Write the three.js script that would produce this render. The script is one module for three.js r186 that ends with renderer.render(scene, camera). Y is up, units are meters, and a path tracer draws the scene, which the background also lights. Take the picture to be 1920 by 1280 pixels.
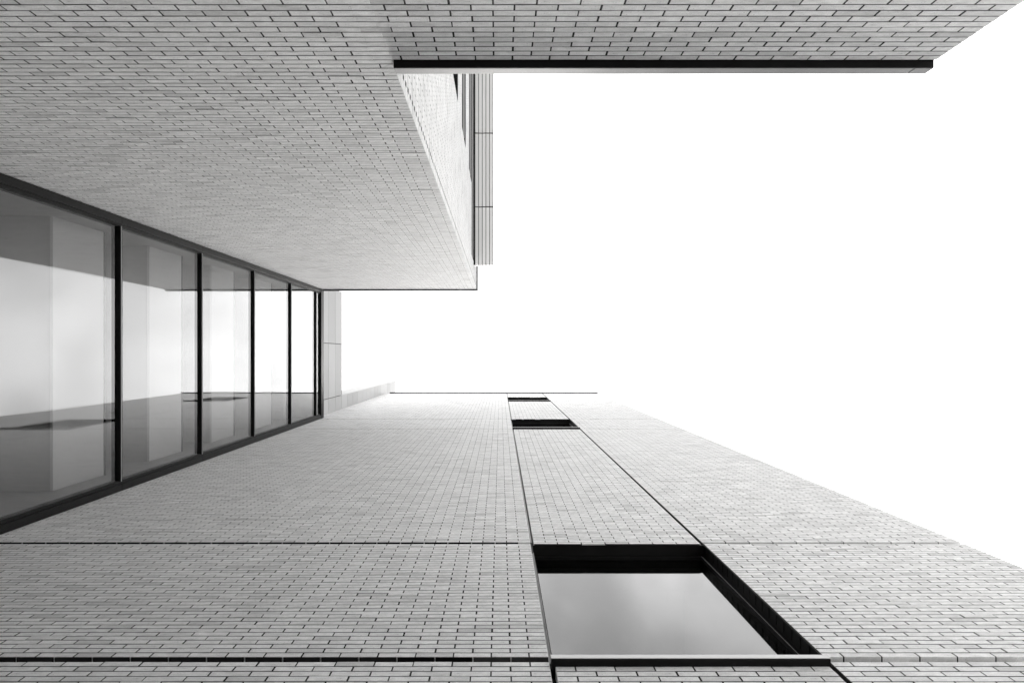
import * as THREE from 'three';
import { mergeGeometries } from 'three/addons/utils/BufferGeometryUtils.js';

// ---------------------------------------------------------------- camera: stands in the alley, looks straight up
const EYE = 1.6;                                   // eye height above the pavement
const scene = new THREE.Scene();
const camera = new THREE.PerspectiveCamera(53.13, 1.5, 0.05, 600);
camera.position.set(0, EYE, 0);
camera.up.set(0, 0, 1);
camera.lookAt(0, EYE + 10, 0);
camera.setViewOffset(1920, 1280, 22, -23, 1920, 1280);

// ---------------------------------------------------------------- seeded noise
function rng(seed) { let a = seed >>> 0; return () => { a = (a + 0x6D2B79F5) | 0; let t = Math.imul(a ^ (a >>> 15), 1 | a); t = (t + Math.imul(t ^ (t >>> 7), 61 | t)) ^ t; return ((t ^ (t >>> 14)) >>> 0) / 4294967296; }; }
function hash(x, y, s) { let h = Math.imul(x, 374761393) + Math.imul(y, 668265263) + Math.imul(s, 974634541); h = Math.imul(h ^ (h >>> 13), 1274126177); return ((h ^ (h >>> 16)) >>> 0) / 4294967296; }
const wrap = (v, n) => n ? ((v % n) + n) % n : v;
function vnoise(x, y, s, per = 0) {
  const xi = Math.floor(x), yi = Math.floor(y), fx = x - xi, fy = y - yi, u = fx * fx * (3 - 2 * fx), v = fy * fy * (3 - 2 * fy);
  const a = hash(wrap(xi, per), wrap(yi, per), s), b = hash(wrap(xi + 1, per), wrap(yi, per), s), c = hash(wrap(xi, per), wrap(yi + 1, per), s), d = hash(wrap(xi + 1, per), wrap(yi + 1, per), s);
  return a + (b - a) * u + (c - a) * v + (a - b - c + d) * u * v;
}
function fbm(x, y, s, oct = 5, per = 0) { let v = 0, a = 0.5, n = 0; for (let i = 0; i < oct; i++) { v += a * vnoise(x, y, s + i, per); n += a; x *= 2; y *= 2; per *= 2; a *= 0.5; } return v / n; }

// ---------------------------------------------------------------- sky: a bright, even, thinly clouded overcast
const SKY_L = 2.2;
{
  const W = 1024, H = 512, data = new Float32Array(W * H * 4);
  for (let j = 0; j < H; j++) for (let i = 0; i < W; i++) {
    const el = ((j + 0.5) / H - 0.5) * Math.PI, az = ((i + 0.5) / W - 0.5) * 2 * Math.PI;
    const y = Math.sin(el), x = Math.cos(el) * Math.cos(az), z = Math.cos(el) * Math.sin(az);
    const k = 1 / (Math.max(y, 0) + 0.18), px = x * k * 3.6 + 40, pz = z * k * 3.6 + 40;
    const soft = fbm(px + 1.2 * fbm(pz, px, 363, 3), pz, 332, 6);
    const puff = Math.min(1, Math.max(0, (soft - 0.36) / 0.32));
    const L = SKY_L * (0.25 + 0.75 * Math.max(y, 0)) * (0.72 + 0.5 * puff * puff * (3 - 2 * puff));
    data.set([L, L, L, 1], (j * W + i) * 4);
  }
  const sky = new THREE.DataTexture(data, W, H, THREE.RGBAFormat, THREE.FloatType);
  sky.mapping = THREE.EquirectangularReflectionMapping; sky.magFilter = sky.minFilter = THREE.LinearFilter;
  sky.colorSpace = THREE.LinearSRGBColorSpace; sky.needsUpdate = true;
  scene.background = sky; scene.environment = sky;
}
const sun = new THREE.DirectionalLight(0xfffdfa, 4.5);
sun.position.set(0.4, 68, -5.9); sun.target.position.set(0, 8, 0);
sun.castShadow = true; sun.shadow.radius = 18; sun.shadow.mapSize.set(4096, 4096);
Object.assign(sun.shadow.camera, { left: -45, right: 45, top: 45, bottom: -45, near: 1, far: 160 });
scene.add(sun, sun.target);

const renderer = new THREE.WebGLRenderer({ antialias: true });
renderer.toneMapping = THREE.LinearToneMapping;
renderer.toneMappingExposure = 1.34;
renderer.shadowMap.enabled = true;
renderer.shadowMap.type = THREE.PCFSoftShadowMap;

// ---------------------------------------------------------------- helpers
const grey = (v) => new THREE.Color().setRGB(v, v, v);
function std(v, roughness = 0.8, extra = {}) { return new THREE.MeshStandardMaterial({ color: grey(v), roughness, ...extra }); }
function dark(v, roughness, extra) { return new THREE.MeshPhysicalMaterial({ color: grey(v), roughness, specularIntensity: 0.25, ...extra }); }
function box(x0, x1, y0, y1, z0, z1) {               // y counts from the eye; uv in metres
  const g = new THREE.BoxGeometry(x1 - x0, y1 - y0, z1 - z0); g.translate((x0 + x1) / 2, (y0 + y1) / 2 + EYE, (z0 + z1) / 2);
  const p = g.attributes.position, n = g.attributes.normal, uv = g.attributes.uv;
  for (let i = 0; i < p.count; i++) {
    const ax = Math.abs(n.getX(i)), ay = Math.abs(n.getY(i));
    uv.setXY(i, ax > 0.5 ? p.getZ(i) : p.getX(i), ay > 0.5 ? p.getZ(i) : p.getY(i));
  }
  return g;
}
// box with a small chamfer on all edges
function chamfered(x0, x1, y0, y1, z0, z1, c = 0.004) {
  const s = new THREE.Shape(); const w = x1 - x0 - 2 * c, h = y1 - y0 - 2 * c;
  s.moveTo(-w / 2, -h / 2); s.lineTo(w / 2, -h / 2); s.lineTo(w / 2, h / 2); s.lineTo(-w / 2, h / 2); s.closePath();
  const g = new THREE.ExtrudeGeometry(s, { depth: z1 - z0 - 2 * c, bevelEnabled: true, bevelThickness: c, bevelSize: c, bevelSegments: 1, steps: 1 });
  g.translate((x0 + x1) / 2, (y0 + y1) / 2 + EYE, z0 + c);
  return g;
}
const used = new Map();
function numbered(n) { const k = used.get(n) ?? 0; used.set(n, k + 1); return k ? `${n}_${String(k).padStart(3, '0')}` : n; }
function mesh(name, geo, mat, parent, kind) {
  const m = new THREE.Mesh(Array.isArray(geo) ? (geo.length > 1 ? mergeGeometries(geo.map((g) => g.index ? g.toNonIndexed() : g)) : geo[0]) : geo, mat);
  m.name = parent === scene ? numbered(name) : name; m.castShadow = m.receiveShadow = true;
  if (kind) m.userData.kind = kind;
  parent.add(m); return m;
}
function group(name, parent = scene) { const g = new THREE.Group(); g.name = parent === scene ? numbered(name) : name; parent.add(g); return g; }
// a top-level thing whose origin is at its base; its parts are built in world coordinates and shifted back
function thing(name, label, category, at) {
  const o = group(name); o.userData = { label, category }; o.position.set(...at);
  return o;
}
function settle(o) { for (const c of o.children) c.position.sub(o.position); }    // once, after all parts are in

// ---------------------------------------------------------------- textures
function dataTex(n, fn, srgb) {
  const d = new Uint8Array(n * n * 4);
  for (let j = 0; j < n; j++) for (let i = 0; i < n; i++) { const v = Math.max(0, Math.min(255, Math.round(255 * fn(i / n, j / n, i, j)))); d.set([v, v, v, 255], (j * n + i) * 4); }
  const t = new THREE.DataTexture(d, n, n); t.wrapS = t.wrapT = THREE.RepeatWrapping; t.magFilter = THREE.LinearFilter; t.minFilter = THREE.LinearMipmapLinearFilter; t.generateMipmaps = true;
  if (srgb) t.colorSpace = THREE.SRGBColorSpace; t.needsUpdate = true; return t;
}
const scaled = (t, k) => { const c = t.clone(); c.repeat.set(k, k); c.needsUpdate = true; return c; };
const grain = dataTex(512, (u, v, i, j) => {          // fired clay: fine speckle, long faint drag marks, a few pale and dark flecks
  const sp = hash(i, j, 5), bl = fbm(u * 12, v * 24, 11, 4, 12), dr = fbm(u * 6, v * 60, 19, 3, 6);
  let k = 0.915 + 0.17 * (sp - 0.5) + 0.16 * (bl - 0.5) + 0.05 * (dr - 0.5);
  const fl = vnoise(u * 128, v * 128, 77, 128); if (fl > 0.9) k -= 0.16; 
  return k;
}, true);
const reliefTex = dataTex(256, (u, v, i, j) => 0.5 * hash(i, j, 3) + 0.5 * fbm(u * 16, v * 16, 23, 4, 16));
const mottle = dataTex(512, (u, v, i, j) => 0.84 + 0.3 * (fbm(u * 8, v * 8, 41, 5, 8) - 0.5) + 0.1 * (hash(i, j, 9) - 0.5), true);

// ---------------------------------------------------------------- materials
const BRICK = 0.96;
const brickMap = scaled(grain, 1 / 0.7), brickBump = scaled(reliefTex, 1 / 0.25);
const TONES = [0.8, 0.9, 0.96, 1.0, 1.03, 1.06];
const brickMats = TONES.map((t) => std(BRICK * t, 0.88, { map: brickMap, bumpMap: brickBump, bumpScale: 0.0012 }));
const brickStuff = std(BRICK, 0.88, { map: brickMap, bumpMap: brickBump, bumpScale: 0.0012 });
const M = {
  mortar: std(0.014, 0.95, { map: scaled(mottle, 1 / 0.5), bumpMap: scaled(reliefTex, 1 / 0.12), bumpScale: 0.0015 }),
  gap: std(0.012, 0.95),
  concrete: std(0.34, 0.9, { map: scaled(mottle, 1 / 3) }),
  black: dark(0.008, 0.55, { map: scaled(mottle, 1 / 1.5) }),
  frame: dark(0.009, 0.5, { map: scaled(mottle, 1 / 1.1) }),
  alu: std(0.4, 0.45, { metalness: 0.4 }),
  shadeGrey: dark(0.09, 0.6, { map: scaled(mottle, 1 / 0.4) }),
  whiteMetal: std(0.55, 0.4, { metalness: 0.1 }),
  fascia: std(0.36, 0.6, { metalness: 0.1, map: scaled(mottle, 1 / 2.2) }),
  panel: dark(0.62, 0.85, {}),
  panelB: dark(0.57, 0.85, {}),
  plank: std(0.9, 0.55),
  plankB: std(0.85, 0.55),
  interior: std(0.5, 0.9),
  floor: std(0.7, 0.7),
  ceiling: std(0.88, 0.9),
  roof: std(0.2, 0.95, { map: scaled(mottle, 1 / 2) }),
  paving: std(0.6, 0.9, { map: scaled(mottle, 1 / 1.3), bumpMap: scaled(reliefTex, 1 / 0.6), bumpScale: 0.003 }),
  pavement: std(0.98, 0.92, { map: scaled(mottle, 1 / 2.5), bumpMap: scaled(reliefTex, 1 / 0.6), bumpScale: 0.003 }),
  glass: new THREE.MeshPhysicalMaterial({ color: grey(0.9), roughness: 0.0, transmission: 1, thickness: 0, ior: 1.9 }),
  blockerGlass: std(0.04, 0.1),
  darkGlass: new THREE.MeshPhysicalMaterial({ color: grey(0.35), roughness: 0.0, transmission: 1, thickness: 0, ior: 1.44, metalness: 0.0 }),
};

// ---------------------------------------------------------------- brickwork
const BL = 0.25, BC = 0.0666, GAP = 0.0094, UP = 0.0098, BD = 0.09, JOINT = 0.0013;    // brick + joint length, course, joint, depth, raking of the joints
// brick shape: front at z = 0, unit length along x; corners a little uneven
function brickShape(seed) {
  const r = rng(seed), h = BC - GAP, c = 0.0016;
  const X = [-0.5, 0.5], P = [], J = () => (r() - 0.5) * 0.0016;
  const ring = (z, inset, jit) => [[0, 0], [1, 0], [1, 1], [0, 1]].map(([a, b]) => [X[a] - (a ? 1 : -1) * inset / BL * 1.0 + (jit ? J() * 3 : 0), (b ? 1 : -1) * (h / 2 - inset) + (jit ? J() : 0), z + (jit ? J() * 0.3 : 0)]);
  const front = ring(0, c, true), lip = ring(-c, 0, true), back = ring(-BD, 0, false);
  const tri = [], uv = [], ox = r() * 5, oy = r() * 5;
  const quad = (a, b, cc, d) => { for (const q of [a, b, cc, a, cc, d]) { tri.push(...q); uv.push(q[0] * BL + ox, q[1] + q[2] + oy); } };
  quad(...front);
  for (let k = 0; k < 4; k++) { const n = (k + 1) % 4; quad(front[k], lip[k], lip[n], front[n]); quad(lip[k], back[k], back[n], lip[n]); }
  const g = new THREE.BufferGeometry();
  g.setAttribute('position', new THREE.Float32BufferAttribute(tri, 3)); g.setAttribute('uv', new THREE.Float32BufferAttribute(uv, 2)); g.computeVertexNormals();
  return g;
}
const brickGeos = [...Array(10)].map((_, i) => brickShape(100 + i));

// a face of brickwork: (u, h) run along it and up from the eye; place() turns them into the world
const FACES = {
  south: { matrix: new THREE.Matrix4().makeTranslation(0, 0, -1.99), sign: 1 },                                                    // faces +z, u = x
  north: { matrix: new THREE.Matrix4().makeRotationY(Math.PI).setPosition(0, 0, 1.99), sign: -1 },                                 // faces -z, u = x
  east: (x) => ({ matrix: new THREE.Matrix4().makeRotationY(Math.PI / 2).setPosition(x, 0, 0), sign: -1 }),                        // faces +x, u = z
};
// bricks of one course between u0 and u1, joints counted from `from` in direction `dir`, half a brick off on odd courses
function course(list, u0, u1, h, n, from, dir, r, skip) {
  const off = (n & 1) ? BL / 2 : 0; let lo, hi;
  const kmax = Math.ceil((u1 - u0) / BL) + 3;
  for (let k = -2; k < kmax; k++) {
    const a = from + dir * (k * BL - off), b = a + dir * BL;
    lo = Math.max(u0, Math.min(a, b)); hi = Math.min(u1, Math.max(a, b));
    if (hi - lo < 0.03) continue;
    if (skip && skip((lo + hi) / 2, h + BC / 2)) continue;
    const cutL = lo === u0, cutR = hi === u1, j = () => (r() - 0.5) * 0.0035;
    const a0 = lo + (cutL ? 0.0 : UP / 2) + (cutL ? 0 : j()), b0 = hi - (cutR ? 0.0 : UP / 2) + (cutR ? 0 : j());
    list.push({ u: (a0 + b0) / 2, len: b0 - a0, h: h + BC / 2 + (r() - 0.5) * 0.0022, d: (r() - 0.5) * 0.0012 + (r() < 0.1 ? r() * 0.003 : 0), roll: (r() - 0.5) * 0.005, yaw: (r() - 0.5) * 0.003, tone: r(), shape: Math.floor(r() * brickGeos.length), flip: r() < 0.5 });
  }
}
const tmpM = new THREE.Matrix4(), tmpR = new THREE.Matrix4(), eul = new THREE.Euler();
function brickMatrix(face, b, out) {
  eul.set(0, b.yaw, b.roll + (b.flip ? Math.PI : 0));
  tmpR.makeRotationFromEuler(eul); tmpR.scale(new THREE.Vector3(b.len, 1, 1));
  tmpM.makeTranslation(face.sign * b.u, b.h + EYE, b.d).multiply(tmpR);
  return out.multiplyMatrices(face.matrix, tmpM);
}
const V = new THREE.Vector3();
function seenSize(m, b) {                              // how large a brick shows in the picture, 0 outside of it
  V.setFromMatrixPosition(m); const h = V.y - EYE; if (h < 1) return 0;
  const x = 938 + V.x * 1280 / h, y = 663 - V.z * 1280 / h, half = b.len / 2 * 1280 / h;
  if (x + half < 0 || x - half > 1920 || y < -3 || y > 1284) return 0;
  return b.len / (h * h * h) ;
}
const toneOf = (t) => TONES[t < 0.06 ? 0 : t < 0.2 ? 1 : t < 0.42 ? 2 : t < 0.7 ? 3 : t < 0.9 ? 4 : 5];
function layBricks(owner, sets, most) {                // sets: [face, list]; the largest as single bricks, the others as one mass
  const all = [];
  for (const [face, list, hidden] of sets) for (const b of list) { const m = brickMatrix(face, b, new THREE.Matrix4()); all.push({ m, b, s: hidden ? 0 : seenSize(m, b) }); }
  all.sort((p, q) => q.s - p.s);
  let n = 0; while (n < most && n < all.length && all[n].s > 0) n++;
  for (const { m, b } of all.slice(0, n)) {
    const o = mesh('brick', brickGeos[b.shape], brickMats[TONES.indexOf(toneOf(b.tone))], owner);
    m.decompose(o.position, o.quaternion, o.scale);
  }
  const rest = all.slice(n); if (!rest.length) return;
  const im = new THREE.InstancedMesh(brickGeos[0], brickStuff, rest.length), col = new THREE.Color();
  rest.forEach(({ m, b }, i) => { im.setMatrixAt(i, m); im.setColorAt(i, col.setScalar(toneOf(b.tone) * (0.985 + 0.03 * hash(i, 3, 8)))); });
  im.name = 'brickwork'; im.userData.kind = 'stuff'; im.castShadow = im.receiveShadow = true; owner.add(im);
}

// ---------------------------------------------------------------- ground
{
  const g = new THREE.PlaneGeometry(900, 900); g.rotateX(-Math.PI / 2);
  const uv = g.attributes.uv, p = g.attributes.position; for (let i = 0; i < p.count; i++) uv.setXY(i, p.getX(i), p.getZ(i));
  mesh('plaza', g, M.pavement, scene, 'structure');
  const a = new THREE.PlaneGeometry(10.6, 3.98); a.rotateX(-Math.PI / 2); a.translate(-0.2, 0.004, 0);
  const q = a.attributes.position; for (let i = 0; i < q.count; i++) a.attributes.uv.setXY(i, q.getX(i), q.getZ(i));
  mesh('pavement', a, M.paving, scene, 'structure');
}

// ================================================================ the tall brick building with one column of windows
const ZA = -1.99, A0 = -5.745, A1 = 4.865, ATOP = 4.414 + 447 * BC;
const GL = [0.316, 0.352], GR = [2.096, 2.134], OPEN = [0.335, 2.12];           // upright joints either side of the window column
const lev = (n) => 4.414 + n * BC;
{
  const A = thing('tall_brick_building', 'tallest pale brick building, flat wall with dark windows stacked in a column', 'building', [-0.44, 0, -6]);
  const wins = [[0, 41], [205, 246], [362, 403]], grooves = new Set([0, 41, 205, 246]);
  const r = rng(11), list = [];
  const nBottom = -Math.floor((4.414 + EYE) / BC);
  const inWindow = (n) => wins.some(([a, b]) => n >= a && n < b);
  for (let n = nBottom; n < 447; n++) {
    const h = lev(n) - (n === 160 ? 0.006 : 0);
    if (!grooves.has(n)) { course(list, A0, GL[0], h, n, GL[0], -1, r); course(list, GR[1], A1, h, n, GR[1], 1, r); }
    if (!inWindow(n) && !(n === 41 || n === 246)) course(list, GL[1], GR[0], h, n + 1, GL[1], 1, r);
    if (n === 41 || n === 246) course(list, GL[1], GR[0], h, n + 1, GL[1], 1, r);
  }
  layBricks(A, [[FACES.south, list]], 300);
  // mortar behind the bricks, parted at the shadow-gap courses and the upright joints
  const cuts = [...grooves].sort((a, b) => a - b), slabs = [];
  const zf = ZA - JOINT, zb = ZA - 0.075;
  const strip = (x0, x1, skips) => {
    let y = -EYE; for (const [a, b] of skips) { slabs.push(box(x0, x1, y, a, zb, zf)); y = b; } slabs.push(box(x0, x1, y, ATOP, zb, zf));
  };
  const gs = cuts.map((n) => [lev(n) - 0.004, lev(n + 1) + 0.006]);
  strip(A0, GL[0] - 0.004, gs); strip(GR[1] + 0.004, A1 - 0.006, gs);
  strip(GL[1] + 0.004, GR[0] - 0.004, wins.map(([a, b]) => [lev(a) - 0.06, lev(b) + 0.004]));
  mesh('mortar_bed', slabs, M.mortar, A);
  // dark lining at the bottom of the joints and gaps, then the solid wall, both with openings for the windows
  const lining = [], solid = [];
  for (const [arr, z0, z1, x0, x1] of [[lining, ZA - 0.095, ZA - 0.077, A0 + 0.002, A1 - 0.008], [solid, ZA - 0.5, ZA - 0.097, A0, A1 - 0.006]]) {
    arr.push(box(x0, OPEN[0], -EYE, ATOP, z0, z1), box(OPEN[1] + 0.012, x1, -EYE, ATOP, z0, z1));
    let y = -EYE; for (const [a, b] of wins) { arr.push(box(OPEN[0], OPEN[1] + 0.012, y, lev(a) - 0.08, z0, z1)); y = lev(b) + 0.01; }
    arr.push(box(OPEN[0], OPEN[1] + 0.012, y, ATOP, z0, z1));
  }
  mesh('joint_lining', lining, M.gap, A);
  mesh('wall', solid, M.concrete, A);
  // the other sides, floors and flat roof
  mesh('side_walls', [box(A1 - 0.35, A1 - 0.006, -EYE, ATOP, -11.7, ZA - 0.502), box(A0, A0 + 0.3, -EYE, ATOP, -11.7, ZA - 0.502), box(A0, A1 - 0.006, -EYE, ATOP, -12, -11.702)], M.concrete, A);
  mesh('floors', [3.4, 17.0, 27.4].map((h) => box(A0 + 0.31, A1 - 0.36, h - 0.3, h, -11.69, ZA - 0.51)), M.interior, A);
  mesh('roof', box(A0 + 0.31, A1 - 0.36, ATOP - 0.45, ATOP - 0.15, -11.69, ZA - 0.51), M.roof, A);
  mesh('coping', [chamfered(A0 + 0.2, A1 + 0.03, ATOP + 0.004, ATOP + 0.1, -12.03, ZA + 0.055)], M.black, A);
  mesh('joint_shade_strip', [[-20, 41], [41, 246], [246, 447]].map(([a, b]) => box(GR[1] - 0.008, GR[1] - 0.0006, lev(a) + 0.007, lev(b) - 0.004, ZA - 0.07, ZA - 0.0015)), M.gap, A);  // dark strip over the brick ends, painting in the shade inside this joint
  // light metal profile in the left upright joint, above each window
  for (const [a, b, c] of [[42, 205, 92], [247, 362, 300], [404, 447, 425]]) {
    for (const [p, q] of [[a, c], [c, b]]) mesh('joint_profile', box(GL[0] - 0.006, GL[0] + 0.018, lev(p) + 0.006, lev(q) - (q === c ? 0.012 : -0.01), ZA - 0.05, ZA - 0.006), M.fascia, A);
  }
  // short strips that paint the shade under the bricks, greyer towards the window
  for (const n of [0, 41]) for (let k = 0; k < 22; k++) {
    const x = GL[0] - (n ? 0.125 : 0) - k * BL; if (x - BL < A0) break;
    mesh('gap_shade_strip', box(x - BL + 0.01, x - 0.0005, lev(n + 1) - 0.004, lev(n + 1) + 0.001, ZA - 0.07, ZA - 0.0006), k > 3 ? M.gap : k > 1 ? M.frame : M.shadeGrey, A);
  }
  // windows
  for (const [a, b] of wins) {
    const w = group('window', A), y0 = lev(a), y1 = lev(b), [x0, x1] = OPEN, zg = ZA - 0.15, t = 0.012;
    mesh('reveal', [box(x1, x1 + t - 0.002, y0 - 0.06, y1 + 0.002, zg - 0.1, ZA - 0.004), box(x0 - t, x0, y0 - 0.06, y1 + 0.002, zg - 0.1, ZA - 0.02), box(x0 - 0.002, x1 + 0.002, y1 - 0.012, y1 + 0.0025, zg - 0.1, ZA - 0.012),
      ...[...Array(19)].map((_, i) => { const y = y0 + 0.12 + i * (y1 - y0 - 0.2) / 18; return box(x1 - 0.003, x1 + 0.001, y, y + 0.006, zg + 0.06, ZA - 0.012); })], M.black, w);
    const f = 0.028;
    mesh('frame', [box(x0 + 0.001, x0 + f, y0, y1 - 0.014, zg - 0.05, zg + 0.025), box(x1 - f, x1 - 0.004, y0, y1 - 0.014, zg - 0.05, zg + 0.025), box(x0 + f, x1 - f, y1 - 0.014 - f, y1 - 0.014, zg - 0.05, zg + 0.0249), box(x0 + f, x1 - f, y0, y0 + f, zg - 0.05, zg + 0.0249)], M.black, w);
    mesh('glazing_bead', [box(x1 - 0.022, x1 - 0.018, y0 + 0.04, y1 - 0.031, zg + 0.026, zg + 0.028)], M.alu, w);
    mesh('pane', box(x0 + f - 0.005, x1 - f + 0.005, y0 + f - 0.005, y1 - 0.009 - f, zg - 0.012, zg - 0.006), M.darkGlass, w);
    mesh('sill', chamfered(0.327, 2.107, y0 - 0.066, y0 - 0.018, zg - 0.04, ZA + 0.047, 0.003), M.black, w);
    mesh('sill_cap', box(0.325, 2.109, y0 - 0.064, y0 - 0.016, ZA + 0.048, ZA + 0.052), M.whiteMetal, w);
    mesh('edge_trim', [box(GL[0] + 0.0, GL[0] + 0.014, y0 + 0.004, y1 - 0.3, ZA - 0.03, ZA - 0.012), box(GL[0] + 0.0142, GL[0] + 0.018, y0 + 0.004, y1 - 0.3, ZA - 0.03, ZA - 0.002)], M.fascia, w);
    // dim room behind the glass
    mesh('blind', box(x0 - 0.25, x1 + 0.25, y0 - 0.3, y1 + 0.3, zg - 1.6, zg - 1.55), M.interior, w);
  }
  settle(A);
}

// ================================================================ the lower brick block, its return wall and the low wall that runs on from it
const ZB = 1.99, XB = -0.737, B0 = -5.54, BG = 4.627, BTOP = BG + 248 * BC, DTOP = BG, D1 = 2.957;
const blev = (n) => BG + n * BC;
const XE = -0.737;
{
  const B = thing('brick_block', 'pale brick block with a bright side wall and ribbed white eaves', 'building', [-3.1, 0, 6]);
  const r = rng(23), list = [], ret = [];
  const nb = -Math.floor((BG + EYE) / BC);
  for (let n = nb; n < 248; n++) {
    const h = blev(n), end = (n & 1) ? (n < 0 ? XB - BL / 2 : XB - BD - GAP) : XB;
    course(list, B0 - 0.1, end, h, 0, end, -1, r);
  }
  // openings in the return wall, in (z, h)
  const JZ = 4.37, RZ = 12.0;
  const bands = [[JZ, RZ - 0.6, 9.4, 11.9], [JZ, RZ - 0.6, 13.15, 14.57], [JZ, RZ - 0.6, 16.05, 17.45], [2.55, RZ - 0.6, 17.52, 18.86]].map(([a, b, c, d]) => [a, b, blev(Math.round((c - BG) / BC)), blev(Math.round((d - BG) / BC))]);
  const eps = 1e-4;
  for (let n = nb; n < 248; n++) {
    const h = blev(n); let segs = [[n >= 0 && (n & 1) ? ZB : ZB + BD + GAP, RZ]];
    for (const [a, b, c, d] of bands) if (h >= c - eps && h < d - eps) segs = segs.flatMap(([p, q]) => [[p, Math.min(q, a)], [Math.max(p, b), q]]).filter(([p, q]) => q - p > 0.03);
    for (const [p, q] of segs) course(ret, p, q, h, 0, n >= 0 && (n & 1) ? ZB : ZB + BD + GAP + 0.03, 1, r);
  }
  layBricks(B, [[FACES.north, list], [FACES.east(XE), ret, true]], 300);
  // mortar beds
  mesh('mortar_bed', [box(B0 - 0.1, XB - 0.004, -EYE, BTOP, ZB + JOINT, ZB + 0.085),
    ...bedPieces(ZB + 0.09, RZ, -EYE, BTOP, bands).map(([a, b, c, d]) => box(XE - 0.085, XE - JOINT, c, d, a, b))], M.mortar, B);
  mesh('wall', [box(B0 - 0.1, XB - 0.1, -EYE, BTOP, ZB + 0.087, ZB + 0.4),
    ...bedPieces(ZB + 0.402, RZ, -EYE, BTOP, bands).map(([a, b, c, d]) => box(XE - 0.4, XE - 0.087, c, d, a, b)),
    box(B0 - 0.1, XE - 0.402, -EYE, BTOP, RZ - 0.3, RZ), box(B0 - 0.1, B0 + 0.2, -EYE, BTOP, ZB + 0.402, RZ - 0.302)], M.concrete, B);
  mesh('floors', [5, 8.9, 12.6, 15.4].map((h) => box(B0 + 0.22, XE - 0.42, h - 0.25, h, ZB + 0.41, RZ - 0.31)), M.interior, B);
  mesh('roof', box(B0 + 0.21, XE - 0.41, BTOP - 0.4, BTOP - 0.12, ZB + 0.41, RZ - 0.31), M.roof, B);
  mesh('coping', chamfered(B0 - 0.1, XE + 0.04, BTOP + 0.004, BTOP + 0.12, ZB - 0.04, RZ + 0.03), M.black, B);
  for (const [a, b, c, d] of bands) {
    const w = group('window', B), xg = XE - 0.3;
    mesh('reveal', [box(xg - 0.04, XE - 0.01, c + 0.002, d - 0.002, a + 0.001, a + 0.012), box(xg - 0.04, XE - 0.01, c + 0.002, d - 0.002, b - 0.012, b - 0.001), box(xg - 0.04, XE - 0.006, d - 0.014, d - 0.0015, a + 0.013, b - 0.013), box(xg - 0.04, XE + 0.004, c + 0.0015, c + 0.02, a + 0.013, b - 0.013)], M.black, w);
    const fs = [box(xg - 0.03, xg + 0.03, c + 0.021, c + 0.075, a + 0.013, b - 0.013), box(xg - 0.03, xg + 0.03, d - 0.07, d - 0.015, a + 0.013, b - 0.013)];
    for (let z = a + 0.013; z < b - 0.1; z += 1.51) fs.push(box(xg - 0.028, xg + 0.028, c + 0.076, d - 0.071, z, z + 0.055));
    mesh('frame', fs, M.black, w);
    mesh('rail', box(XE - 0.02, XE + 0.012, (c + d) / 2 - 0.02, (c + d) / 2 + 0.02, a + 0.013, b - 0.013), M.alu, w);
    mesh('pane', box(xg - 0.01, xg - 0.004, c + 0.07, d - 0.065, a + 0.013, b - 0.013), M.darkGlass, w);
  }
  // ribbed overhang: five white boards side by side, in lengths
  const hs = 18.88, e = group('eaves', B);
  mesh('carrier', box(XE + 0.0, XE + 0.54, hs + 0.03, hs + 0.12, 2.46, RZ - 0.02), M.gap, e);
  const pr = rng(5), lengths = [2.44, 4.06, 6.1, 8.12, 10.14, RZ];
  for (let j = 0; j < 5; j++) for (let i = 0; i < 5; i++) {
    const x = XE + 0.045 + j * 0.1005, z0 = lengths[i] + (i ? 0.014 : 0), z1 = lengths[i + 1] - 0.014, dy = (pr() - 0.5) * 0.004;
    mesh('plank', chamfered(x, x + 0.0845, hs + dy, hs + 0.028 + dy, z0, z1, 0.003), pr() < 0.5 ? M.plank : M.plankB, e);
  }
  mesh('edge_profile', [box(XE + 0.5415, XE + 0.549, hs - 0.006, hs + 0.13, 2.44, RZ - 0.02)], M.frame, e);
  mesh('end_cap', [box(XE + 0.0, XE + 0.541, hs + 0.03, hs + 0.13, 2.44, 2.459)], M.plank, e);
  settle(B);
}
function bedPieces(u0, u1, h0, h1, bands) {            // rectangles of a wall between its openings
  const ys = [h0, ...bands.flatMap((b) => [b[2], b[3]]), h1].sort((a, b) => a - b), out = [];
  for (let i = 0; i + 1 < ys.length; i++) {
    const m = (ys[i] + ys[i + 1]) / 2; if (ys[i + 1] - ys[i] < 1e-3) continue;
    let segs = [[u0, u1]];
    for (const [a, b, c, d] of bands) if (m > c && m < d) segs = segs.flatMap(([p, q]) => [[p, Math.min(q, a)], [Math.max(p, b), q]]).filter(([p, q]) => q - p > 1e-3);
    for (const [p, q] of segs) out.push([p, q, ys[i], ys[i + 1]]);
  }
  return out;
}
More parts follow.
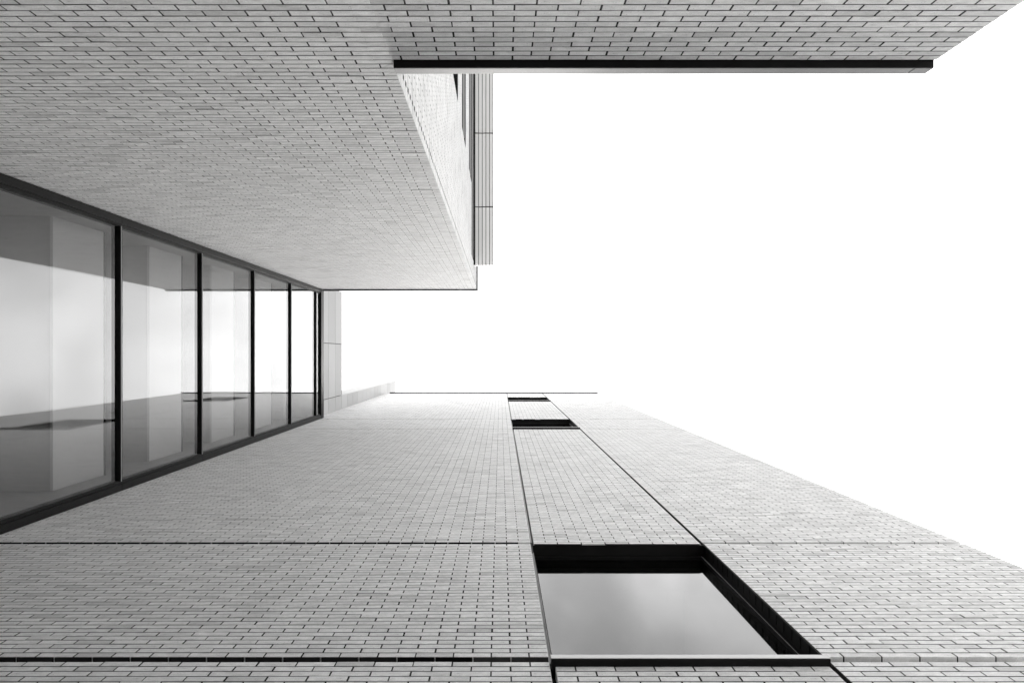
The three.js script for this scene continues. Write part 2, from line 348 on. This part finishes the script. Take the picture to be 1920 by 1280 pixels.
{
  const D = thing('low_brick_wall', 'low pale brick wall capped by a dark and grey metal coping', 'wall', [1.1, 0, 2.15]);
  const r = rng(37), list = [];
  const nb = -Math.floor((BG + EYE) / BC);
  for (let n = nb; n < 0; n++) {
    const start = (n & 1) ? XB - BL / 2 : XB;
    course(list, start, D1, blev(n), n, D1, -1, r);
  }
  layBricks(D, [[FACES.north, list]], 300);
  mesh('mortar_bed', box(XB - 0.018, D1 - 0.012, -EYE, DTOP, ZB + JOINT, ZB + 0.082), M.mortar, D);
  mesh('wall', box(XB + 0.05, D1 - 0.004, -EYE, DTOP, ZB + 0.092, ZB + 0.33), M.concrete, D);
  const c = group('coping', D);
  mesh('drip_edge', box(XB + 0.012, D1 - 0.012, DTOP + 0.006, DTOP + 0.016, ZB - 0.049, ZB + 0.38), M.black, c);
  mesh('fascia', [chamfered(XB + 0.012, 2.818, DTOP + 0.017, DTOP + 0.108, ZB - 0.05, ZB - 0.044, 0.001), chamfered(2.826, D1 - 0.01, DTOP + 0.017, DTOP + 0.108, ZB - 0.05, ZB - 0.044, 0.001)], M.fascia, c);
  mesh('cap', box(XB + 0.013, D1 - 0.012, DTOP + 0.018, DTOP + 0.106, ZB - 0.0435, ZB + 0.38), M.fascia, c);
  settle(D);
}

// ================================================================ the glazed link between both
const XC = -5.54, CTOP = 21.2, Z0 = -1.985, Z1 = 1.985;
{
  const C = thing('glazed_link', 'tall glass front with dark frames set between two brick walls', 'building', [-8, 0, 0]);
  const t0 = 9.9, dt = 2.685, trans = []; for (let k = -4; k <= 4; k++) { const h = t0 + k * dt; if (h > -1.4) trans.push(k === 4 ? 20.42 : h); }
  const levels = [-EYE + 0.05, ...trans, CTOP - 0.3], rail = 0.145;
  for (let i = 0; i + 1 < levels.length; i++) {
    const a = levels[i], b = levels[i + 1];
    // side rails in lengths, with a step towards the glass
    for (const s of [-1, 1]) {
      const za = s < 0 ? Z0 : Z1 - rail, zb = s < 0 ? Z0 + rail : Z1;
      mesh('side_rail', [chamfered(XC - 0.1, XC + 0.05, a + 0.004, b - 0.004, s < 0 ? za : zb - 0.1, s < 0 ? za + 0.1 : zb, 0.003), box(XC - 0.1, XC + 0.02, a + 0.002, b - 0.002, s < 0 ? za + 0.1005 : za, s < 0 ? zb : zb - 0.1005)], M.frame, C);
    }
    // pane, very slightly bowed as heat-treated glass is
    const w = Z1 - Z0 - 2 * rail, g = new THREE.PlaneGeometry(w, b - a, 24, 24), p = g.attributes.position, bow = [0.0004, -0.0003, 0.0008, 0.0005, -0.0009, 0.0006, 0.0011, 0.0008, 0.0004, 0.0003][i % 10];
    for (let k = 0; k < p.count; k++) { const u = p.getX(k) / w + 0.5, v = p.getY(k) / (b - a) + 0.5; p.setZ(k, bow * 3.2 * Math.sin(Math.PI * u) * Math.sin(Math.PI * v) + 0.0002 * Math.sin(5 * u + i) * Math.sin(4 * v)); }
    g.computeVertexNormals(); g.rotateY(Math.PI / 2); g.translate(XC, (a + b) / 2 + EYE, 0);
    mesh('pane', g, M.glass, C);
    const g2 = g.clone(); g2.scale(1, 1, 1); const p2 = g2.attributes.position; for (let k = 0; k < p2.count; k++) p2.setX(k, XC - 0.022 - (p2.getX(k) - XC) * 0.7); g2.computeVertexNormals();
    mesh('inner_pane', g2, M.glass, C);
  }
  for (const h of trans) {
    const t = group('transom', C);
    mesh('pressure_plate', box(XC - 0.09, XC + 0.012, h - 0.028, h + 0.028, Z0 + rail, Z1 - rail), M.frame, t);
    mesh('cap', chamfered(XC + 0.0122, XC + 0.04, h - 0.03, h + 0.03, Z0 + rail - 0.01, Z1 - rail + 0.01, 0.004), M.black, t);
    mesh('cap_edge', box(XC + 0.0402, XC + 0.0425, h - 0.006, h + 0.008, Z0 + rail - 0.01, Z1 - rail + 0.01), M.alu, t);
  }
  mesh('head_frame', [chamfered(XC - 0.1, XC + 0.055, CTOP - 0.29, CTOP, Z0, Z1, 0.004)], M.black, C);
  // inside: a storey's ceiling board along the glass, the room behind
  for (const h of trans) {
    const cl = group('gallery', C);
    mesh('balustrade', chamfered(XC - 0.91, XC - 0.87, h - 0.13, h + 1.12, Z0 + 0.02, Z1 - 0.02, 0.004), M.floor, cl);
    mesh('handrail', box(XC - 0.915, XC - 0.865, h + 1.125, h + 1.175, Z0 + 0.02, Z1 - 0.02), M.black, cl);
    mesh('slab', box(XC - 6, XC - 0.915, h - 0.1, h + 0.2, Z0 + 0.01, Z1 - 0.01), M.interior, cl);
  }
  mesh('inner_walls', [box(XC - 6.2, XC - 6.01, -EYE, CTOP, Z0, Z1), box(XC - 6, XC - 0.11, -EYE, CTOP - 0.3, Z1 - 0.008, Z1), box(XC - 6, XC - 0.11, -EYE, CTOP - 0.3, Z0, Z0 + 0.008)], M.interior, C);
  mesh('roof', box(XC - 6.2, XC - 0.11, CTOP - 0.29, CTOP - 0.02, Z0, Z1), M.roof, C);
  settle(C);
}

// ================================================================ the metal-clad tower that rises behind the glazed link
{
  const X = -5.75;
  const T = thing('metal_clad_tower', 'grey metal panelled tower rising above the glass front', 'tower', [-8, 0, 0.1]);
  const rows = [21.95, 22.85, 23.8, 24.72], cols = [-2.3, -1.5, 0.35, 2.24], r = rng(71);
  const put = (h0, h1, z0, z1) => mesh('panel', chamfered(X - 0.03, X - r() * 0.004, h0 + 0.012, h1 - 0.012, z0 + 0.01, z1 - 0.01, 0.004), r() < 0.5 ? M.panel : M.panelB, T);
  for (let i = 0; i + 1 < rows.length; i++) for (let j = 0; j + 1 < cols.length; j++) put(rows[i], rows[i + 1], cols[j], cols[j + 1]);
  for (let j = 0; j + 1 < cols.length; j++) put(CTOP + 0.02, rows[0], cols[j], cols[j + 1]);
  const pier = [24.72, 25.65, 26.6, 27.5, 28.4, 29.3, 30.2, 31.1, 32, 32.9, 33.8, 34.7, 35.65, 36.6, 37.5];
  for (let i = 0; i + 1 < pier.length; i++) { put(pier[i], pier[i + 1], -2.3, -1.5); mesh('panel', chamfered(-6.53, X - 0.034, pier[i] + 0.006, pier[i + 1] - 0.006, -1.53, -1.503, 0.004), M.panel, T); }
  mesh('wall', [box(-11.5, X - 0.032, CTOP + 0.01, 24.7, -2.29, 2.23), box(-6.53, X - 0.032, 24.7, 37.48, -2.29, -1.532)], M.gap, T);
  mesh('roof_edge', [box(-11.5, X - 0.002, 24.725, 24.76, -1.49, 2.25), box(-6.54, X - 0.002, 37.505, 37.54, -2.3, -1.49)], M.fascia, T);
  settle(T);
}
// ================================================================ added blocks out of view, put in to close off the low sky
{
  const blocks = [['added long grey block out of view, closing off the low sky past the alley mouth', 27, 0, -6, 34, 26, -Math.PI / 2, 13],
    ['added block out of view, closing off the low sky beyond the low wall', 23, 0, 30, 44, 23, 0, 15]];
  for (const [label, x, y, z, w, h, turn, d] of blocks) {
    const b = thing('added_sky_blocker', label, 'light blocker', [x, y, z]); b.rotation.y = turn;
    const local = (x0, x1, y0, y1, z0, z1) => box(x0, x1, y0 - EYE, y1 - EYE, z0, z1);
    const zz = turn ? 1 : -1, bays = Math.floor(w / 3.4), piers = [], bands = [];
    const L = turn ? 64 : w;                           // length along the plaza
    const n = Math.floor(L / 3.4), f0 = zz > 0 ? -0.3 : 0, f1 = zz > 0 ? 0 : 0.3;
    for (let i = 0; i <= n; i++) piers.push(local(-L / 2 + i * L / n - 0.45, -L / 2 + i * L / n + 0.45, 0, h, f0, f1));
    for (let k = 0; k <= Math.floor(h / 3.6); k++) bands.push(local(-L / 2 + 0.46, L / 2 - 0.46, k * 3.6, k * 3.6 + 1.1, f0 + (zz > 0 ? 0 : 0.02), f1 - (zz > 0 ? 0.02 : 0)));
    mesh('facade_frame', [...piers, ...bands], M.concrete, b);
    mesh('glazing', local(-L / 2, L / 2, 0.05, h - 0.3, zz > 0 ? -0.4 : 0.32, zz > 0 ? -0.32 : 0.4), M.blockerGlass, b);
    mesh('wall', local(-L / 2, L / 2, 0, h - 0.1, zz > 0 ? -d : 0.45, zz > 0 ? -0.45 : d), M.concrete, b);
  }
}
renderer.render(scene, camera);
